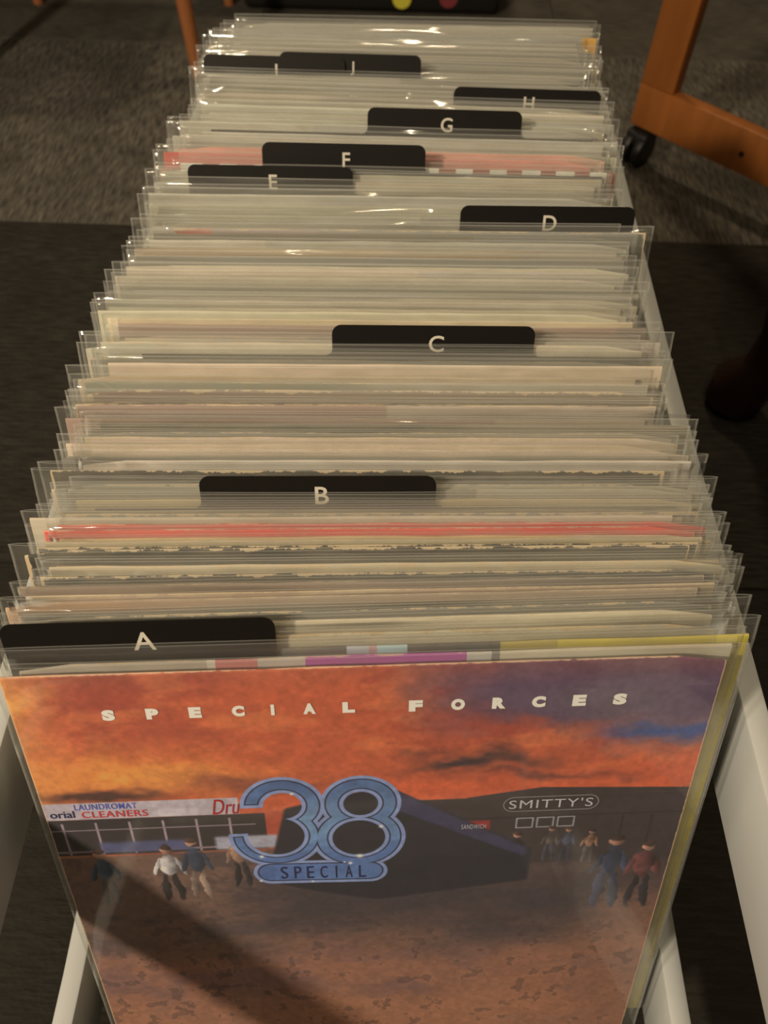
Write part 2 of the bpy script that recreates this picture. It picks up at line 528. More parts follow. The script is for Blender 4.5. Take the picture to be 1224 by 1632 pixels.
# ------------------------------------------------------------------ floor: carpet squares, pile turned and tone stepped from row to row
TILE = 0.60
CARPET = [carpet_mat('charcoal_carpet_across', math.pi / 2, 1.2, .7), carpet_mat('charcoal_carpet_along', 0.0, 4.4, 1.0), carpet_mat('charcoal_carpet_near', math.pi / 2, .95, .35), carpet_mat('charcoal_carpet_far', math.pi / 2, 3.4, .6)]  # same carpet in four tones: near rows darker, farther rows paler
slab = box('floor', (-3.3, -2.57, -.03), (3.3, 4.63, -.0085), plain('floor_screed', (.03, .03, .03), .9), None, 0)
tag(slab, kind='structure')
tile_me = {}
for i in range(-5, 6):
    for j in range(-6, 6):

        x0, y0 = -.3 + i * TILE, 1.03 + j * TILE
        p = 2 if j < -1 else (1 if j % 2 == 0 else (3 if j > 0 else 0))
        if p not in tile_me:
            bm = add_box(bmesh.new(), (0.0006, .0006, -.0085), (TILE - .0006, TILE - .0006, 0), .0012, seg=1)
            me = bpy.data.meshes.new('carpet_tile')
            bm.to_mesh(me)
            bm.free()
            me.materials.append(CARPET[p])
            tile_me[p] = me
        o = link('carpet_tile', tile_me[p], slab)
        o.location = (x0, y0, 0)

WALL = plain('beige_painted_wall', (.22, .21, .19), .8, .04, 3)
for nm, lo, hi in (('wall_left', (-3.36, -2.57, -.03), (-3.3, 4.63, 2.5)), ('wall_right', (3.3, -2.57, -.03), (3.36, 4.63, 2.5)),
                   ('wall_back', (-3.36, 4.63, -.03), (3.36, 4.69, 2.5)), ('wall_front', (-3.36, -2.63, -.03), (3.36, -2.57, 2.5)),
                   ('ceiling', (-3.36, -2.63, 2.5), (3.36, 4.69, 2.56))):
    tag(box(nm, lo, hi, WALL, None, 0), kind='structure')

# ------------------------------------------------------------------ the white slatted crate
DARKWOOD = plain('dark_stained_wood', (.03, .022, .016), .7, .3, 30)
HI, TH = .1795, .0130            # half the inner width, board thickness
Y0, Y1 = -.20, .812
crate = empty('record_crate', (0, .29, 0))
tag(crate, 'long white-painted slatted wooden crate full of sleeved records', 'crate')
OFF = Vector((0, -.29, 0))


def crate_board(name, lo, hi, bev=.0018):
    o = box(name, lo, hi, WHITE, crate, bev)
    o.location = OFF
    return o


for s in (-1, 1):
    a, b = sorted((s * HI, s * (HI + TH)))
    for z0, z1 in ((.266, .323), (.072, .129)):
        o = crate_board('side_slat', (a, Y0, z0), (b, Y1, z1))
        bm = bmesh.new()                          # the boards bow a little along their length
        bm.from_mesh(o.data)
        for yc in (.05, .19, .33, .44, .55, .66):
            bmesh.ops.bisect_plane(bm, geom=bm.verts[:] + bm.edges[:] + bm.faces[:], plane_co=(0, yc, 0), plane_no=(0, 1, 0))
        for v in bm.verts:
            if s > 0: v.co.x += .0034 - (.0080 * (v.co.y - .05) if v.co.y < .4 else .0028 - .0070 * (v.co.y - .4))
            else: v.co.x -= .0030 + float(np.interp(v.co.y, [-.2, .05, .19, .33, .44, .55, .66, .8], [-.003, 0, .0045, .0085, .0085, .0070, .0055, .0045]))
        bm.to_mesh(o.data)
        bm.free()
    for y in (Y0, Y1 - .022):
        e = .0029 + (.0024 if s > 0 else -.0032) if y < 0 else (.0034 - .0001 if s > 0 else .0029 + .0044)
        a2, b2 = sorted((s * (HI + e), s * (HI + e - .022)))
        if y > 0:
            crate_board('corner_post', (a2, y + .001, 0), (b2, y + .021, .318))
        else:
            crate_board('corner_post', (a2, y + .001, 0), (b2, y + .021, .318))
for y in (Y0 - TH - .0002, Y1 + .0002):
    for z0, z1 in ((.266, .323), (.072, .129)):
        crate_board('end_slat', (-HI - TH - (.0075 if y > 0 else .0002), y, z0), (HI + TH - (-.0034 if y > 0 else -.0054), y + TH, z1))
for x in (-.085, .085):
    box('bottom_runner', (x - .012, Y0 + .004, .0679), (x + .012, Y1 - .004, .0790), DARKWOOD, crate, .001).location = OFF
for y in (Y0 + .06, .30, .66):
    box('bottom_batten', (-HI + .006, y, .050), (HI - .006, y + .022, .0678), DARKWOOD, crate, .001).location = OFF

# ------------------------------------------------------------------ records
LEAN = R(23)
ZT = CAM_H - .3117               # height of the sleeve mouths
FW, FH = .332, .332              # polythene sleeve
JW, JH, JT = .3195, .3195, .0018   # card jacket
YAW = [(.14, 4.3), (.175, 4.3), (.2, 3.2), (.25, 2.6), (.37, 2.1), (.49, 2.2), (.535, 1.2), (.57, .6), (.63, 0), (.66, -.2), (.71, .6), (.79, 1.6)]


def yaw_at(t):
    return R(float(np.interp(t, [a for a, b in YAW], [b for a, b in YAW])))


def jacket_mesh(k, mat):
    """a thin card wallet: slightly bowed faces, soft top fold, a dog-eared corner on some"""
    r = random.Random(100 + k)
    bow = r.uniform(-.0001, .0001)
    nx = 14
    prof = [(-JT / 2, 0.0), (-JT / 2, .16), (-JT / 2, .295), (-JT / 2, JH - .0012), (-JT * .32, JH - .0003), (0, JH), (JT * .32, JH - .0003), (JT / 2, JH - .0012), (JT / 2, .16), (JT / 2, 0.0)]
    bm = bmesh.new()
    uvl = bm.loops.layers.uv.new('UVMap')
    dent = [r.uniform(0, .0006) for _ in range(nx + 1)]
    ear = r.choice([0, 0, 1, 2, 3])
    cols = []
    for i in range(nx + 1):
        x = -JW / 2 + JW * i / nx
        c = []
        for (y, z) in prof:
            e = 0
            if ear & 1 and i == 0 and z > .305: e = -.003
            if ear & 2 and i == nx and z > .305: e = -.0035
            zz = z + (e - dent[i] if z > .305 else 0)
            c.append(bm.verts.new((x, y + bow * math.cos(x / JW * math.pi) * (1 if z > .1 else .3), zz)))
        cols.append(c)
    n = len(prof)
    for i in range(nx):
        for j in range(n - 1):
            bm.faces.new((cols[i][j], cols[i + 1][j], cols[i + 1][j + 1], cols[i][j + 1]))
        bm.faces.new((cols[i][n - 1], cols[i + 1][n - 1], cols[i + 1][0], cols[i][0]))
    bm.faces.new(cols[0])
    bm.faces.new(cols[-1][::-1])
    bmesh.ops.recalc_face_normals(bm, faces=bm.faces)
    for f in bm.faces:
        for l in f.loops:
            l[uvl].uv = ((l.vert.co.x + JW / 2) / JW, l.vert.co.z / JH)
    me = bpy.data.meshes.new('jacket')
    bm.to_mesh(me)
    bm.free()
    me.polygons.foreach_set('use_smooth', [True] * len(me.polygons))
    me.set_sharp_from_angle(angle=R(50))
    me.materials.append(mat)
    return me


def film_mesh(k, calm=False):
    """two sheets of film welded at the sides and foot, the mouth gaping a little and the corners curling"""
    r = random.Random(500 + k)
    sd = r.uniform(0, 50)
    us = [-.5, -.4975, -.494, -.488, -.475, -.46] + [-.43 + .86 * i / 14 for i in range(15)] + [.46, .475, .488, .494, .4975, .5]
    zs = [FH - d for d in (FH, .245, .165, .085, .045, .030, .021, .015, .010, .006, .003, .0007, 0.0)]
    curlL, curlR = (r.uniform(-.0004, .0004), r.uniform(-.0004, .0004)) if not calm else (.0004, -.0004)
    bm = bmesh.new()
    uvl = bm.loops.layers.uv.new('UVMap')
    lift = [r.uniform(-.0008, .0008) for _ in range(3)]
    sheets = []
    for s in (-1, 1):
        g = []
        for z in zs:
            row = []
            top = max(0, (z - FH + .04) / .04)
            for uu in us:
                x = uu * FW
                edge = min(1.0, (.5 - abs(uu)) / .018)
                th = .00112 * math.sqrt(max(edge, 0))
                nz = mnoise.noise(Vector((x * 16 + sd, z * 30, s * 3.1 + sd))) * (.0002 if not calm else .0001) * top * edge
                cr = 0
                if uu < -.42: cr = curlL * top * ((-uu - .42) / .08) ** 2
                if uu > .42: cr = curlR * top * ((uu - .42) / .08) ** 2
                side_nz = mnoise.noise(Vector((uu * 30 + sd, z * 90, sd))) * .0004 * top * max(0, (abs(uu) - .44) / .06)
                zz = z + top * (lift[0] * uu + lift[1] * (uu * uu - .1)) + mnoise.noise(Vector((x * 9, sd, s))) * .0006 * top
                row.append(bm.verts.new((x + mnoise.noise(Vector((z * 40, sd, 2))) * .0007 * (abs(uu) > .49), s * th + nz * s + cr + side_nz, zz)))
            g.append(row)
        sheets.append(g)
        for j in range(len(zs) - 1):
            for i in range(len(us) - 1):
                q = (g[j][i], g[j][i + 1], g[j + 1][i + 1], g[j + 1][i])
                f = bm.faces.new(q if s < 0 else q[::-1])
                for l, (a, b) in zip(f.loops, ((i, j), (i + 1, j), (i + 1, j + 1), (i, j + 1)) if s < 0 else ((i, j + 1), (i + 1, j + 1), (i + 1, j), (i, j))):
                    l[uvl].uv = (us[a] + .5, zs[b] / FH)
    me = bpy.data.meshes.new('plastic_sleeve')
    bm.to_mesh(me)
    bm.free()
    me.polygons.foreach_set('use_smooth', [True] * len(me.polygons))
    me.materials.append(FILM)
    return me


JM = [jacket_mesh(k, JACKET) for k in range(8)]
FM = [film_mesh(k) for k in range(16)]


def place(o, t, xc, rho=0.0, height=FH):
    """stand a leaning sheet so that its top edge crosses the row's middle at distance t"""
    a = yaw_at(t)
    u = Vector((math.cos(a), math.sin(a), 0))
    per = Vector((-u.y, u.x, 0))
    up = Vector((0, 0, math.cos(LEAN))) + per * math.sin(LEAN)
    top = Vector((0, t, ZT)) + u * (xc / math.cos(a)) + up * rho
    o.location = top - up * height
    o.rotation_euler = (-LEAN, 0, a)


TIPS = [(0.166, 0.0038), (0.1724, -0.0072), (0.1741, -0.0082), (0.1781, 0.0019), (0.1797, -0.0088), (0.1825, -0.0096), (0.1834, -0.0053), (0.1857, -0.0115), (0.1874, -0.0035), (0.1895, -0.0076), (0.1951, 0.0027), (0.1967, 0.0001), (0.1982, 0.0031), (0.2, -0.0007), (0.2023, -0.0008), (0.2033, -0.004), (0.2068, -0.0147), (0.2094, -0.0071), (0.2113, -0.0043), (0.2159, 0.0007), (0.2188, -0.0109), (0.2259, -0.0019), (0.227, -0.0062), (0.2277, 0.0014), (0.2289, -0.0156), (0.2325, -0.0095), (0.2335, -0.0056), (0.2366, -0.0009), (0.2371, -0.0039), (0.2399, -0.0039), (0.2408, -0.0082), (0.2461, -0.0036), (0.2481, -0.0066), (0.2528, 0.002), (0.2541, -0.0183), (0.2612, -0.0169), (0.2672, -0.0029), (0.2678, -0.0), (0.2697, -0.0108), (0.2748, -0.0098), (0.2776, -0.0025), (0.2811, -0.013), (0.2841, -0.0024), (0.2862, -0.0055), (0.2865, 0.0042), (0.2918, -0.0002), (0.2946, -0.0035), (0.2952, -0.0041), (0.3008, -0.0191), (0.3041, -0.0151), (0.3051, -0.0178), (0.3076, -0.0142), (0.3096, -0.0159), (0.3125, -0.017), (0.313, -0.0153), (0.3178, -0.0139), (0.3185, -0.0115), (0.3231, -0.0039), (0.3234, -0.0177), (0.3306, -0.0215), (0.3371, -0.006), (0.3462, -0.0088), (0.3503, -0.0207), (0.3546, -0.0171), (0.3596, -0.0215), (0.3607, -0.0006), (0.3667, -0.0078), (0.373, -0.0067), (0.374, -0.0175), (0.3784, -0.0194), (0.3853, -0.0215), (0.3889, -0.0211), (0.3937, -0.0215), (0.397, -0.013), (0.4005, -0.013), (0.4009, -0.011), (0.4051, -0.0184), (0.4082, -0.0072), (0.4148, -0.016), (0.4191, -0.0215), (0.4201, -0.0114), (0.4245, -0.012), (0.4263, -0.0185), (0.4305, -0.008), (0.4365, -0.0095), (0.437, -0.0111), (0.4419, -0.0156), (0.4495, -0.0145), (0.4519, -0.0134), (0.4721, 0.0056), (0.4735, -0.0166), (0.5, -0.0184), (0.5077, -0.0169), (0.5078, -0.0037), (0.5106, -0.0163), (0.5305, -0.0006), (0.5307, -0.02), (0.5402, -0.0149), (0.5464, -0.0037), (0.5549, -0.0197), (0.562, -0.0187), (0.5767, 0.0003), (0.5894, 0.001), (0.5963, -0.0183), (0.6, -0.0181), (0.6078, -0.0104), (0.6181, 0.0031), (0.6459, 0.0025), (0.6469, -0.02), (0.669, 0.0011), (0.6843, -0.0169), (0.6951, -0.0146), (0.714, 0.0021), (0.723, 0.0021), (0.7242, -0.0173), (0.7415, 0.0047), (0.7433, -0.0151), (0.7593, -0.0082), (0.766, 0.0064), (0.7749, -0.0013), (0.7817, 0.0095), (0.7891, 0.0069)]
TINT = [(0.7812, 165, 150, 120), (0.7658, 150, 138, 112), (0.7495, 170, 155, 122), (0.7324, 160, 145, 115), (0.7054, 150, 142, 122), (0.683, 155, 148, 132), (0.6614, 160, 150, 128), (0.6406, 178, 155, 118), (0.6305, 170, 158, 128), (0.6177, 180, 165, 130), (0.608, 172, 165, 145), (0.592, 175, 165, 148), (0.5738, 172, 162, 140), (0.5606, 215, 140, 110), (0.5418, 170, 120, 95), (0.531, 165, 158, 140), (0.5173, 172, 162, 142), (0.5047, 178, 165, 140), (0.4917, 175, 165, 142), (0.4769, 172, 165, 150), (0.4646, 150, 135, 108), (0.459, 120, 115, 92), (0.4534, 190, 175, 140), (0.4465, 185, 155, 115), (0.4384, 165, 140, 100), (0.4325, 130, 122, 92), (0.4279, 225, 195, 150), (0.4201, 190, 165, 130), (0.4125, 175, 155, 128), (0.4069, 132, 126, 100), (0.4001, 150, 148, 125), (0.3928, 152, 150, 128), (0.3851, 165, 155, 125), (0.3799, 190, 172, 128), (0.3735, 200, 170, 125), (0.3678, 160, 120, 92), (0.3628, 185, 155, 125), (0.3567, 190, 165, 132), (0.3497, 185, 172, 145), (0.3432, 130, 128, 112), (0.338, 160, 150, 120), (0.3328, 195, 165, 128), (0.3267, 180, 150, 108), (0.3221, 120, 112, 90), (0.3177, 150, 140, 118), (0.3137, 140, 95, 70), (0.3079, 110, 95, 70), (0.3045, 130, 105, 85), (0.3007, 165, 115, 100), (0.296, 160, 125, 100), (0.2919, 170, 145, 110), (0.2882, 110, 102, 72), (0.2832, 125, 122, 98), (0.2779, 205, 170, 135), (0.2743, 205, 172, 138), (0.27, 138, 130, 102), (0.2661, 125, 118, 92), (0.2623, 195, 170, 135), (0.2576, 110, 100, 85), (0.2543, 70, 60, 46), (0.2502, 130, 122, 100), (0.2449, 140, 132, 112), (0.2409, 180, 150, 100), (0.2373, 140, 138, 125), (0.2323, 145, 142, 128), (0.2292, 165, 155, 132), (0.2246, 185, 165, 135), (0.2208, 215, 100, 85), (0.2171, 230, 110, 95), (0.2134, 200, 160, 105), (0.2102, 180, 150, 100), (0.2066, 72, 68, 56), (0.2016, 150, 145, 125), (0.1981, 140, 135, 112), (0.1957, 190, 165, 125), (0.1926, 70, 66, 54), (0.1885, 135, 118, 105), (0.1848, 145, 120, 105), (0.1811, 190, 150, 110), (0.1788, 180, 135, 90), (0.1762, 130, 125, 105), (0.174, 120, 118, 105), (0.1708, 135, 130, 115), (0.167, 210, 190, 145), (0.1635, 200, 180, 140)]
# cards: letter, distance, x of the tab's left end, rise of the tab above the sleeves
CARDS = [('A', .1628, -.1675, .0098), ('B', .2423, -.0961, .0078), ('C', .3517, -.0379, .0100), ('D', .4735, .0399, .0095), ('E', .5275, -.1543, .0052),
         ('F', .5417, -.1025, .0135), ('G', .5978, -.0287, .0120), ('H', .6474, .0387, .0065), ('I', .6858, -.1702, .0085), ('J', .6880, -.1065, .0110)]

items = [[.1516, -.0045, 'rec', {'cover': True, 'fix': 1}], [.1598, -.004, 'rec', {'fix': 1, 'mat': J_MAGENTA, 'jdx': .0015, 'recess': .0095, 'wear': .2,
          'label': 'record with cream, pink and magenta blocks along its top, right behind the sunset cover'}],
         [.1652, .0038, 'rec', {'fix': 1, 'mat': J_YELLOW, 'recess': .0105, 'jdx': .0030, 'wear': .12,
          'label': 'record in grey and yellow card, its yellow right edge showing beside the sunset cover'}]]
last, flip = 0, 0
for (t, xc) in TIPS[1:]:              # two tips within a millimetre belong to one sleeve
    if t - last < .0011:
        flip += 1
        if flip % 2: items[-1][1] = xc
        continue
    items.append([t, xc, 'rec', {}])
    last = t
for c in CARDS:
    items.append([c[1], 0, 'card', {'card': c, 'fix': c[0] in 'AB'}])
items.sort(key=lambda q: q[0])
# real gaps: a sleeve needs 2.7 mm, a card 1.4 mm
def need(a, b):
    if a[3].get('cover'): return .0060
    if a[2] == b[2] == 'rec' and a[0] < .2: return .00335
    return .0031 if a[2] == b[2] == 'rec' else .0021
for _ in range(3000):
    for i in range(len(items) - 1):
        a, b = items[i], items[i + 1]
        d = need(a, b) - (b[0] - a[0])
        if d > 0:
            if a[3].get('fix') and b[3].get('fix'): continue
            if a[3].get('fix'): b[0] += d
            elif b[3].get('fix'): a[0] -= d
            else:
                wa = .15 if a[2] == 'card' else .5
                wa = .85 if b[2] == 'card' else wa
                a[0] -= d * wa * .9
                b[0] += d * (1 - wa) * .9
# fill the hidden middle of the row where sleeves sit square behind their neighbours
full = []
for a, b in zip(items, items[1:]):
    full.append(a)
    gap = b[0] - a[0]
    if a[0] > .165 and gap > .0082:
        n = int(gap / .0043)
        for k in range(1, n):
            full.append([a[0] + gap * k / n, (a[1] + b[1]) / 2 * .5 - .005 + random.uniform(-.003, .003), 'rec', {}])
full.append(items[-1])
items = full


def near(t, used=set()):
    best = min((abs(q[0] - t), i) for i, q in enumerate(items) if q[2] == 'rec' and (not q[3] or list(q[3]) == ['front', 'recess']))
    return items[best[1]]


for k in range(len(items) - 1):
    if items[k + 1][2] == 'card' and items[k][2] == 'rec' and not items[k][3] and k > 2:
        items[k][3].update(front=True, recess=random.uniform(.0095, .0115))


near(.7640)[3].update(mat=J_ORANGE, recess=.004, jdx=.004, wear=.1, label='record with an orange card corner at the right, near the back of the row')
near(.5640)[3].update(mat=J_RED, recess=.0045, jdx=-.001, wear=.1, label='record with a salmon pink card and bright red left corner')
near(.5445)[3].update(mat=J_DASH, recess=.004, jdx=0.0, wear=.0, label='record with a row of pale dashes printed along its top, beside the F divider')
near(.4680)[3].update(mat=J_REDTAB, recess=.004, jdx=.001, wear=.3, label='record with a brick red left corner showing in front of the D divider')
near(.2245)[3].update(tint=(232, 62, 52), recess=.003, wear=.15, label='record in bright red card, higher of two red edges before the B divider')
near(.2210)[3].update(tint=(245, 78, 66), recess=.003, wear=.2, jdx=.002, label='bright red record with a bared corner, lower of two red edges before the B divider')

for q in items:
    if q[2] == 'rec' and .5455 < q[0] < .5625 and not q[3].get('mat'):
        q[3].update(recess=.0122)

ORD = ['first', 'second', 'third', 'fourth', 'fifth', 'sixth', 'seventh', 'eighth', 'ninth', 'tenth', 'eleventh', 'twelfth', 'thirteenth', 'fourteenth', 'fifteenth',
       'sixteenth', 'seventeenth', 'eighteenth', 'nineteenth', 'twentieth', 'twenty-first', 'twenty-second', 'twenty-third', 'twenty-fourth', 'twenty-fifth',
       'twenty-sixth', 'twenty-seventh', 'twenty-eighth', 'twenty-ninth', 'thirtieth', 'thirty-first', 'thirty-second', 'thirty-third', 'thirty-fourth', 'thirty-fifth', 'thirty-sixth']


def tint_at(t):
    return min(TINT, key=lambda q: abs(q[0] - t))[1:]


def word(c):
    r, g, b = c
    l = (r + g + b) / 3
    if l < 85: return 'charcoal'
    if r - g > 45: return 'brick-red'
    if r - g > 27: return 'brown'
    if l > 165: return 'cream'
    if r - b > 38: return 'tan'
    if l < 125: return 'dark grey'
    return 'grey'


def text_mesh(body, height, width=None, bold=0.0, space=1.0, shear=0.0):
    """lettering as flat mesh, left bottom corner at the origin, in the x-z plane facing -y"""
    cu = bpy.data.curves.new('lettering', 'FONT')
    cu.body = body
    cu.size = 1.0
    cu.offset = bold
    cu.space_character = space
    cu.shear = shear
    cu.resolution_u = 4
    o = bpy.data.objects.new('lettering', cu)
    COL.objects.link(o)
    dg = bpy.context.evaluated_depsgraph_get()
    me = bpy.data.meshes.new_from_object(o.evaluated_get(dg))
    bpy.data.objects.remove(o)
    xs = [v.co.x for v in me.vertices]
    ys = [v.co.y for v in me.vertices]
    cap = max(ys) - min(ys)
    k = height / cap
    kx = (width / (max(xs) - min(xs))) if width else k
    for v in me.vertices:
        v.co = Vector(((v.co.x - min(xs)) * kx, 0, (v.co.y - min(ys)) * k))
    me.materials.clear()
    return me


def film_child(parent, me, seed, crease=1.0):
    s = link('plastic_sleeve', me, parent)
    s['seed'] = seed
    s['crease'] = crease
    return s


# the front record: printed lettering laid on the card
def front_lettering(jk):
    y = -JT / 2 - .00025
    def put(body, u0, v0, u1, v1, mat, name='cover_lettering', bold=0.0, space=1.0, shear=0.0):
        k = JW / 31.5
        me = text_mesh(body, (v1 - v0) * k, (u1 - u0) * k, bold, space, shear)
        o = link(name, me, jk, mat)
        o.location = (-JW / 2 + u0 * k, y, JH - v1 * k)
    # title, one widely spaced wide letter after another
    for ch, u in zip('SPECIAL', (4.2, 6.12, 8.0, 9.9, 11.42, 13.05, 14.8)):
        wd = .16 if ch == 'I' else .56
        put(ch, u - wd / 2, 2.03, u + wd / 2, 2.68, CREAMINK, 'title_letter', .075)
    for ch, u in zip('FORCES', (17.8, 19.7, 21.55, 23.35, 25.2, 27.05)):
        put(ch, u - .31, 2.06, u + .31, 2.74, CREAMINK, 'title_letter', .075)
    blue = plain('blue_printed_ink', alb(88, 92, 150), .5)
    red = plain('red_printed_ink', alb(190, 60, 55), .5)
    dred = plain('dark_red_printed_ink', alb(160, 50, 45), .5)
    dark = plain('dark_printed_ink', alb(52, 48, 66), .5)
    pale = plain('pale_printed_ink', alb(175, 160, 148), .5)
    put('LAUNDROMAT', 1.5, 8.12, 4.45, 8.52, blue, bold=.004, space=1.12)
    put('CLEANERS', 1.75, 8.64, 4.9, 9.1, red, bold=.008, space=1.1)
    put('orial', .25, 8.55, 1.42, 9.05, dark, bold=.01)
    put('Dru', 8.0, 8.12, 9.35, 9.2, dred, bold=.0, shear=.3)
    put('SMITTY\'S', 22.55, 8.98, 26.75, 9.62, pale, space=1.12)
    put('SANDWICH', 20.25, 10.68, 21.5, 11.02, pale, space=1.12)
    for ch, u in zip('SPECIAL', (11.15, 11.85, 12.5, 13.2, 13.85, 14.5, 15.2)):
        wd = .07 if ch == 'I' else .36
        put(ch, u - wd / 2, 13.52 + .03 * (u - 13), u + wd / 2, 14.5 + .03 * (u - 13), dark, 'plate_letter')
    # rounded outline round the shed's sign
    bm = bmesh.new()
    P = []
    for k in range(40):
        a = 2 * math.pi * k / 40
        cx = 24.65 + (1.85 if math.cos(a) > 0 else -1.85)
        P.append((cx + .55 * math.cos(a), 9.3 + .55 * math.sin(a), math.cos(a), math.sin(a)))
    vo = [bm.verts.new((-JW / 2 + x * JW / 31.5, y, JH - v * JW / 31.5)) for x, v, c, s in P]
    vi = [bm.verts.new((-JW / 2 + (x - .06 * c) * JW / 31.5, y, JH - (v - .06 * s) * JW / 31.5)) for x, v, c, s in P]
    for k in range(40):
        bm.faces.new((vo[k], vo[(k + 1) % 40], vi[(k + 1) % 40], vi[k]))
    from_bm('sign_outline', bm, plain('grey_printed_ink', alb(125, 116, 104), .5), jk, False)


def card_mesh(x0, TH_):
    """a black plastic divider with one tab: square body, rounded tab with a filleted foot"""
    TW, TR = .1185, .0055
    x1 = x0 + TW
    BH = .3125
    top = BH + TH_
    f = .004
    lo, hi = min(-.150, x0), max(.146, x1)
    zb = TH_ - .0185 + .008
    pts = [(lo, zb), (hi, zb)]
    if x1 + f < hi:
        pts += [(hi, BH), (x1 + f, BH)] + [(x1 + f - f * math.sin(a), BH + f - f * math.cos(a)) for a in (R(22), R(45), R(68), R(90))]
    pts += [(x1 - TR + TR * math.cos(a), top - TR + TR * math.sin(a)) for a in [R(15 * k) for k in range(7)]]
    pts += [(x0 + TR - TR * math.sin(a), top - TR + TR * math.cos(a)) for a in [R(15 * k) for k in range(7)]]
    if x0 - f > lo:
        pts += [(x0 - f + f * math.cos(a), BH + f - f * math.sin(a)) for a in (0, R(22), R(45), R(68))] + [(x0 - f, BH), (lo, BH)]
    T = .0007
    bm = bmesh.new()
    a = [bm.verts.new((x, -T / 2, z)) for x, z in pts]
    b = [bm.verts.new((x, T / 2, z)) for x, z in pts]
    bm.faces.new(a)
    bm.faces.new(b[::-1])
    for k in range(len(pts)):
        bm.faces.new((a[k], b[k], b[(k + 1) % len(pts)], a[(k + 1) % len(pts)]))
    bmesh.ops.recalc_face_normals(bm, faces=bm.faces)
    bmesh.ops.triangulate(bm, faces=[q for q in bm.faces if len(q.verts) > 4])
    return bm, top


count = 0
section = None
n_in = 0
before = 0
for q in items:
    t, xc, kind, opt = q
    if kind == 'card':
        L, _, x0, rise = opt['card']
        bm, top = card_mesh(x0, .032 if L == 'A' else .0185)
        d = from_bm('divider_card', bm, TAB, None, False)
        place(d, t, 0, rise, top)
        tag(d, 'black plastic divider card with a raised tab marked %s' % L, 'divider', 'lettered divider cards')
        me = text_mesh(L, .0100, None, .012)
        o = link('letter', me, d, INK)
        wd = max(v.co.x for v in me.vertices)
        o.location = (x0 + .1185 * .515 - wd / 2, -.0006, top - .0058 - .0100)
        section = L
        n_in = 0
        continue
    n_in += 1
    count += 1
    jit = random.uniform(-.0012, .0012)
    rec = empty('record_album')
    place(rec, t, xc, jit if not opt else 0.0)
    seed = random.random() * 10
    if opt.get('cover'):
        jk = link('jacket', jacket_mesh(900, COVER), rec)
        jk.location = (-.0027, 0, FH - JH - .0058)
        front_lettering(jk)
        film_child(rec, film_mesh(77, True), seed)['crease'] = .1
        tag(rec, 'front record with an orange sunset street cover in a clear sleeve', 'record')
        continue
    tint = opt.get('tint') or tint_at(t - .0055)
    hs = [random.uniform(.97, 1.03) for _ in range(3)]
    wear = opt.get('wear', random.choice([.0, .06, .12, .2, .35, .6]) if t < .36 else random.choice([0, 0, .05, .1]))
    if sum(tint) < 260: wear = max(wear, .45)
    mat = opt.get('mat')
    if mat:
        jk = link('jacket', jacket_mesh(40 + count, mat), rec)
    else:
        jk = link('jacket', JM[count % 8], rec)
    c = alb(*[min(255, x) for x in tint])
    lum = sum(tint) / 3.0
    deep = 1.06 * (min(1.10, (lum / 150.0) ** .9) if lum > 110 else .75 * (lum / 110.0) ** 2)
    c = (c[0], min(c[1], c[0] * .99), min(c[2], min(c[1], c[0]) * .90))
    jk['tint'] = [min(.9, deep * x * h) for x, h in zip(c, hs)]
    other = alb(*random.choice([(190, 165, 125), (150, 140, 120), (110, 100, 85), (200, 180, 145)]))
    jk['tint_right'] = [deep * .5 * (a + b) for a, b in zip(c, other)] if not opt.get('tint') else jk['tint']
    jk['split'] = random.uniform(.1, 1.2)
    jk['blend'] = random.choice([.002, .05, .2])
    jk['seed'] = seed
    jk['wear'] = wear
    recess = opt.get('recess', random.uniform(.0025, .0085))
    jk.location = (opt.get('jdx', random.uniform(-.0035, .0035)), 0, FH - JH - recess)
    film_child(rec, FM[count % 16] if count % 3 else FM[random.randrange(16)], seed, random.choice([.3, .5, 1.0] if t > .45 else [.12, .18, .3, .9]))
    where = ('%s behind the %s divider' % (ORD[n_in - 1], section)) if section else 'just behind the front record'
    lab = opt.get('label') or '%s-topped record in a clear sleeve, %s' % (word(tint), where)
    tag(rec, lab, 'record', 'sleeved records in the crate')

# ------------------------------------------------------------------ wooden chair at the far left
chair = empty('wooden_chair', (-.60, 1.63, 0))
tag(chair, 'wooden chair with slim orange-brown tapered legs at the far left', 'chair')
co = Vector((.60, -1.63, 0))
FEET = [(-.383, 1.49), (-.80, 1.47), (-.375, 1.812), (-.768, 1.790)]
for (x, y) in FEET:
    bm = tube(bmesh.new(), [(x, y, 0), (x, y, .02), (x + (-.58 - x) * .05, y + (1.63 - y) * .05, .25), (x + (-.58 - x) * .08, y + (1.63 - y) * .08, .44)], [.0105, .0115, .016, .019], 14)
    from_bm('leg', bm, OAK_CHAIR, chair).location = co
for a, b in ((0, 2), (1, 3), (0, 1)):
    pa, pb = [Vector((FEET[k][0] + (-.58 - FEET[k][0]) * .055, FEET[k][1] + (1.63 - FEET[k][1]) * .055, .31)) for k in (a, b)]
    from_bm('stretcher', tube(bmesh.new(), [pa, pb], [.008, .008], 12), OAK_CHAIR, chair).location = co
box('seat', (-.80 + .60, 1.46 - 1.63, .44), (-.36 + .60, 1.83 - 1.63, .475), SEAT, chair, .012)
for x in (-.70, -.46):
    from_bm('back_post', tube(bmesh.new(), [(x + .6, .17, .47), (x + .6, .21, .70), (x + .6, .25, .88)], [.013, .013, .011], 12), OAK_CHAIR, chair)
box('back_rail', (-.135, .195, .70), (.175, .215, .82), OAK_CHAIR, chair, .006, Matrix.Translation((0, .02, 0)))

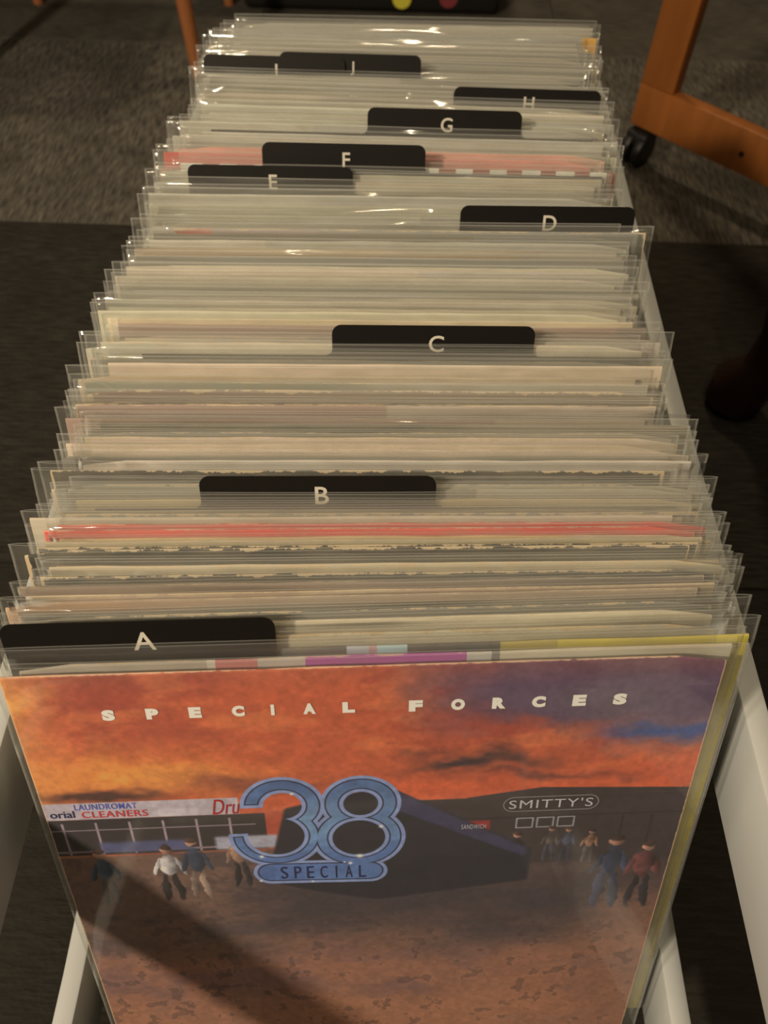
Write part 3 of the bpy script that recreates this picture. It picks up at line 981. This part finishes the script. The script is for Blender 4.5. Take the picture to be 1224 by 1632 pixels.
# ------------------------------------------------------------------ black tote behind the crate, round stickers low on its front
tote = empty('storage_tote', (-.078, 1.95, 0))
tag(tote, 'black storage tote with round coloured stickers on the carpet behind the records', 'tote')
bm = bmesh.new()
bmesh.ops.create_cube(bm, size=1)
for v in bm.verts:
    k = 1.0 if v.co.z > 0 else .955
    v.co = Vector((v.co.x * .55 * k, v.co.y * .34 * k, (v.co.z + .5) * .27 + .001))
bmesh.ops.bevel(bm, geom=[e for e in bm.edges], offset=.014, segments=3, profile=.5, affect='EDGES')
bmesh.ops.delete(bm, geom=[f for f in bm.faces if f.normal.z > .95], context='FACES')
tub = from_bm('tub', bm, TOTE, tote)
so = tub.modifiers.new('wall', 'SOLIDIFY')
so.thickness = .003
bm = bmesh.new()
add_box(bm, (-.285, -.18, .268), (.285, .18, .284), .006)
from_bm('lid', bm, TOTE, tote)
for x, z, m in ((.063, .030, DOT_Y), (.158, .034, DOT_R)):
    bm = bmesh.new()
    bmesh.ops.create_cone(bm, cap_ends=True, segments=28, radius1=.019, radius2=.019, depth=.0012)
    bmesh.ops.rotate(bm, verts=bm.verts, cent=(0, 0, 0), matrix=Matrix.Rotation(R(90) , 3, 'X'))
    o = from_bm('round_sticker', bm, m, tote)
    o.location = (x, -.1635 - z * .028, z)
    o['label'] = 'yellow round sticker' if m is DOT_Y else 'dark red round sticker'

# ------------------------------------------------------------------ rolling wooden stand at the upper right
stand = empty('rolling_stand', (.36, 1.258, 0), (0, 0, R(-44.8)))
tag(stand, 'orange-brown wooden rolling stand with open frame and black casters, right of the records', 'stand')
# local x runs along the frame, local y away from the records
def wood(name, lo, hi, bev=.002, mat=OAK):
    return box(name, lo, hi, mat, stand, bev)
wood('post', (0, 0, .1235), (.058, .023, .92))
rail = wood('bottom_rail', (0, 0, .060), (.43, .023, .1232))
wood('post', (.372, 0, .1235), (.43, .023, .92))
wood('top_rail', (.0585, 0, .86), (.3715, .023, .92))
bm = bmesh.new()
bmesh.ops.create_cone(bm, cap_ends=True, segments=20, radius1=.0042, radius2=.0042, depth=.0012)
bmesh.ops.rotate(bm, verts=bm.verts, cent=(0, 0, 0), matrix=Matrix.Rotation(R(90), 3, 'X'))
o = from_bm('bolt_hole_disc', bm, STEEL if False else RUBBER, rail)  # flat black disc standing in for the dark of the bolt hole
o.location = (.192, -.0004, .088)
wood('rear_rail', (.15, .30, .075), (.43, .323, .125))
wood('rear_post', (.17, .30, .1252), (.21, .323, .55))
wood('rear_post', (.39, .30, .1252), (.43, .323, .55))
for x in (.235, .385):
    wood('cross_brace', (x, .0235, .066), (x + .022, .2995, .100))
def caster(x, y, r=.026):
    c = empty('caster', (x, y, 0))
    c.parent = stand
    bm = bmesh.new()
    for dx in (-.011, .011):
        b2 = bmesh.new()
        bmesh.ops.create_cone(b2, cap_ends=True, segments=28, radius1=r, radius2=r, depth=.014)
        bmesh.ops.bevel(b2, geom=[e for e in b2.edges if abs(e.verts[0].co.z - e.verts[1].co.z) < 1e-5], offset=.003, segments=2, profile=.5, affect='EDGES')
        bmesh.ops.rotate(b2, verts=b2.verts, cent=(0, 0, 0), matrix=Matrix.Rotation(R(90), 3, 'Y'))
        bmesh.ops.translate(b2, verts=b2.verts, vec=(dx, 0, r))
        me = bpy.data.meshes.new('tmp')
        b2.to_mesh(me); b2.free(); bm.from_mesh(me); bpy.data.meshes.remove(me)
    from_bm('wheel', bm, RUBBER, c)
    bm = add_box(bmesh.new(), (-.020, -.016, r * 1.3), (.020, .022, r * 2.15), .006)
    from_bm('hood', bm, RUBBER, c)
    from_bm('stem', tube(bmesh.new(), [(0, .008, r * 2.1), (0, .008, .0605)], [.005, .005], 12), STEEL, c)
    return c
caster(.022, .006)
caster(.405, .006)
caster(.19, .312).rotation_euler.z = R(40)
caster(.41, .312)

# ------------------------------------------------------------------ dark armchair leg at the right
arm = empty('dark_wooden_chair', (.62, .50, 0))
tag(arm, 'dark mahogany chair with a stout curved leg and rounded foot, right of the crate', 'chair')
def cab(px, py, sx, sy):
    pts = [(px, py, .0), (px, py, .012), (px, py, .035), (px + .012 * sx, py + .01 * sy, .07), (px + .016 * sx, py + .012 * sy, .12), (px + .008 * sx, py + .006 * sy, .20), (px - .002 * sx, py, .30), (px + .004 * sx, py, .42)]
    return tube(bmesh.new(), pts, [.024, .034, .036, .026, .027, .033, .040, .034], 22)
# foot positions relative to the chair's middle; sx, sy turn the curve inwards
for (px, py, sx, sy) in ((-.205, .195, 1, -1), (.21, .195, -1, -1), (-.205, -.20, 1, 1), (.21, -.20, -1, 1)):
    if py < 0 and px < 0: px = -.13
    from_bm('leg', cab(px, py, sx, sy), MAHOG, arm)
box('seat_frame', (-.20, -.235, .40), (.245, .225, .445), MAHOG, arm, .008)
box('seat', (-.185, -.22, .4455), (.23, .19, .50), SEAT, arm, .02)
box('backrest', (-.19, .185, .4458), (.235, .222, .95), MAHOG, arm, .012)
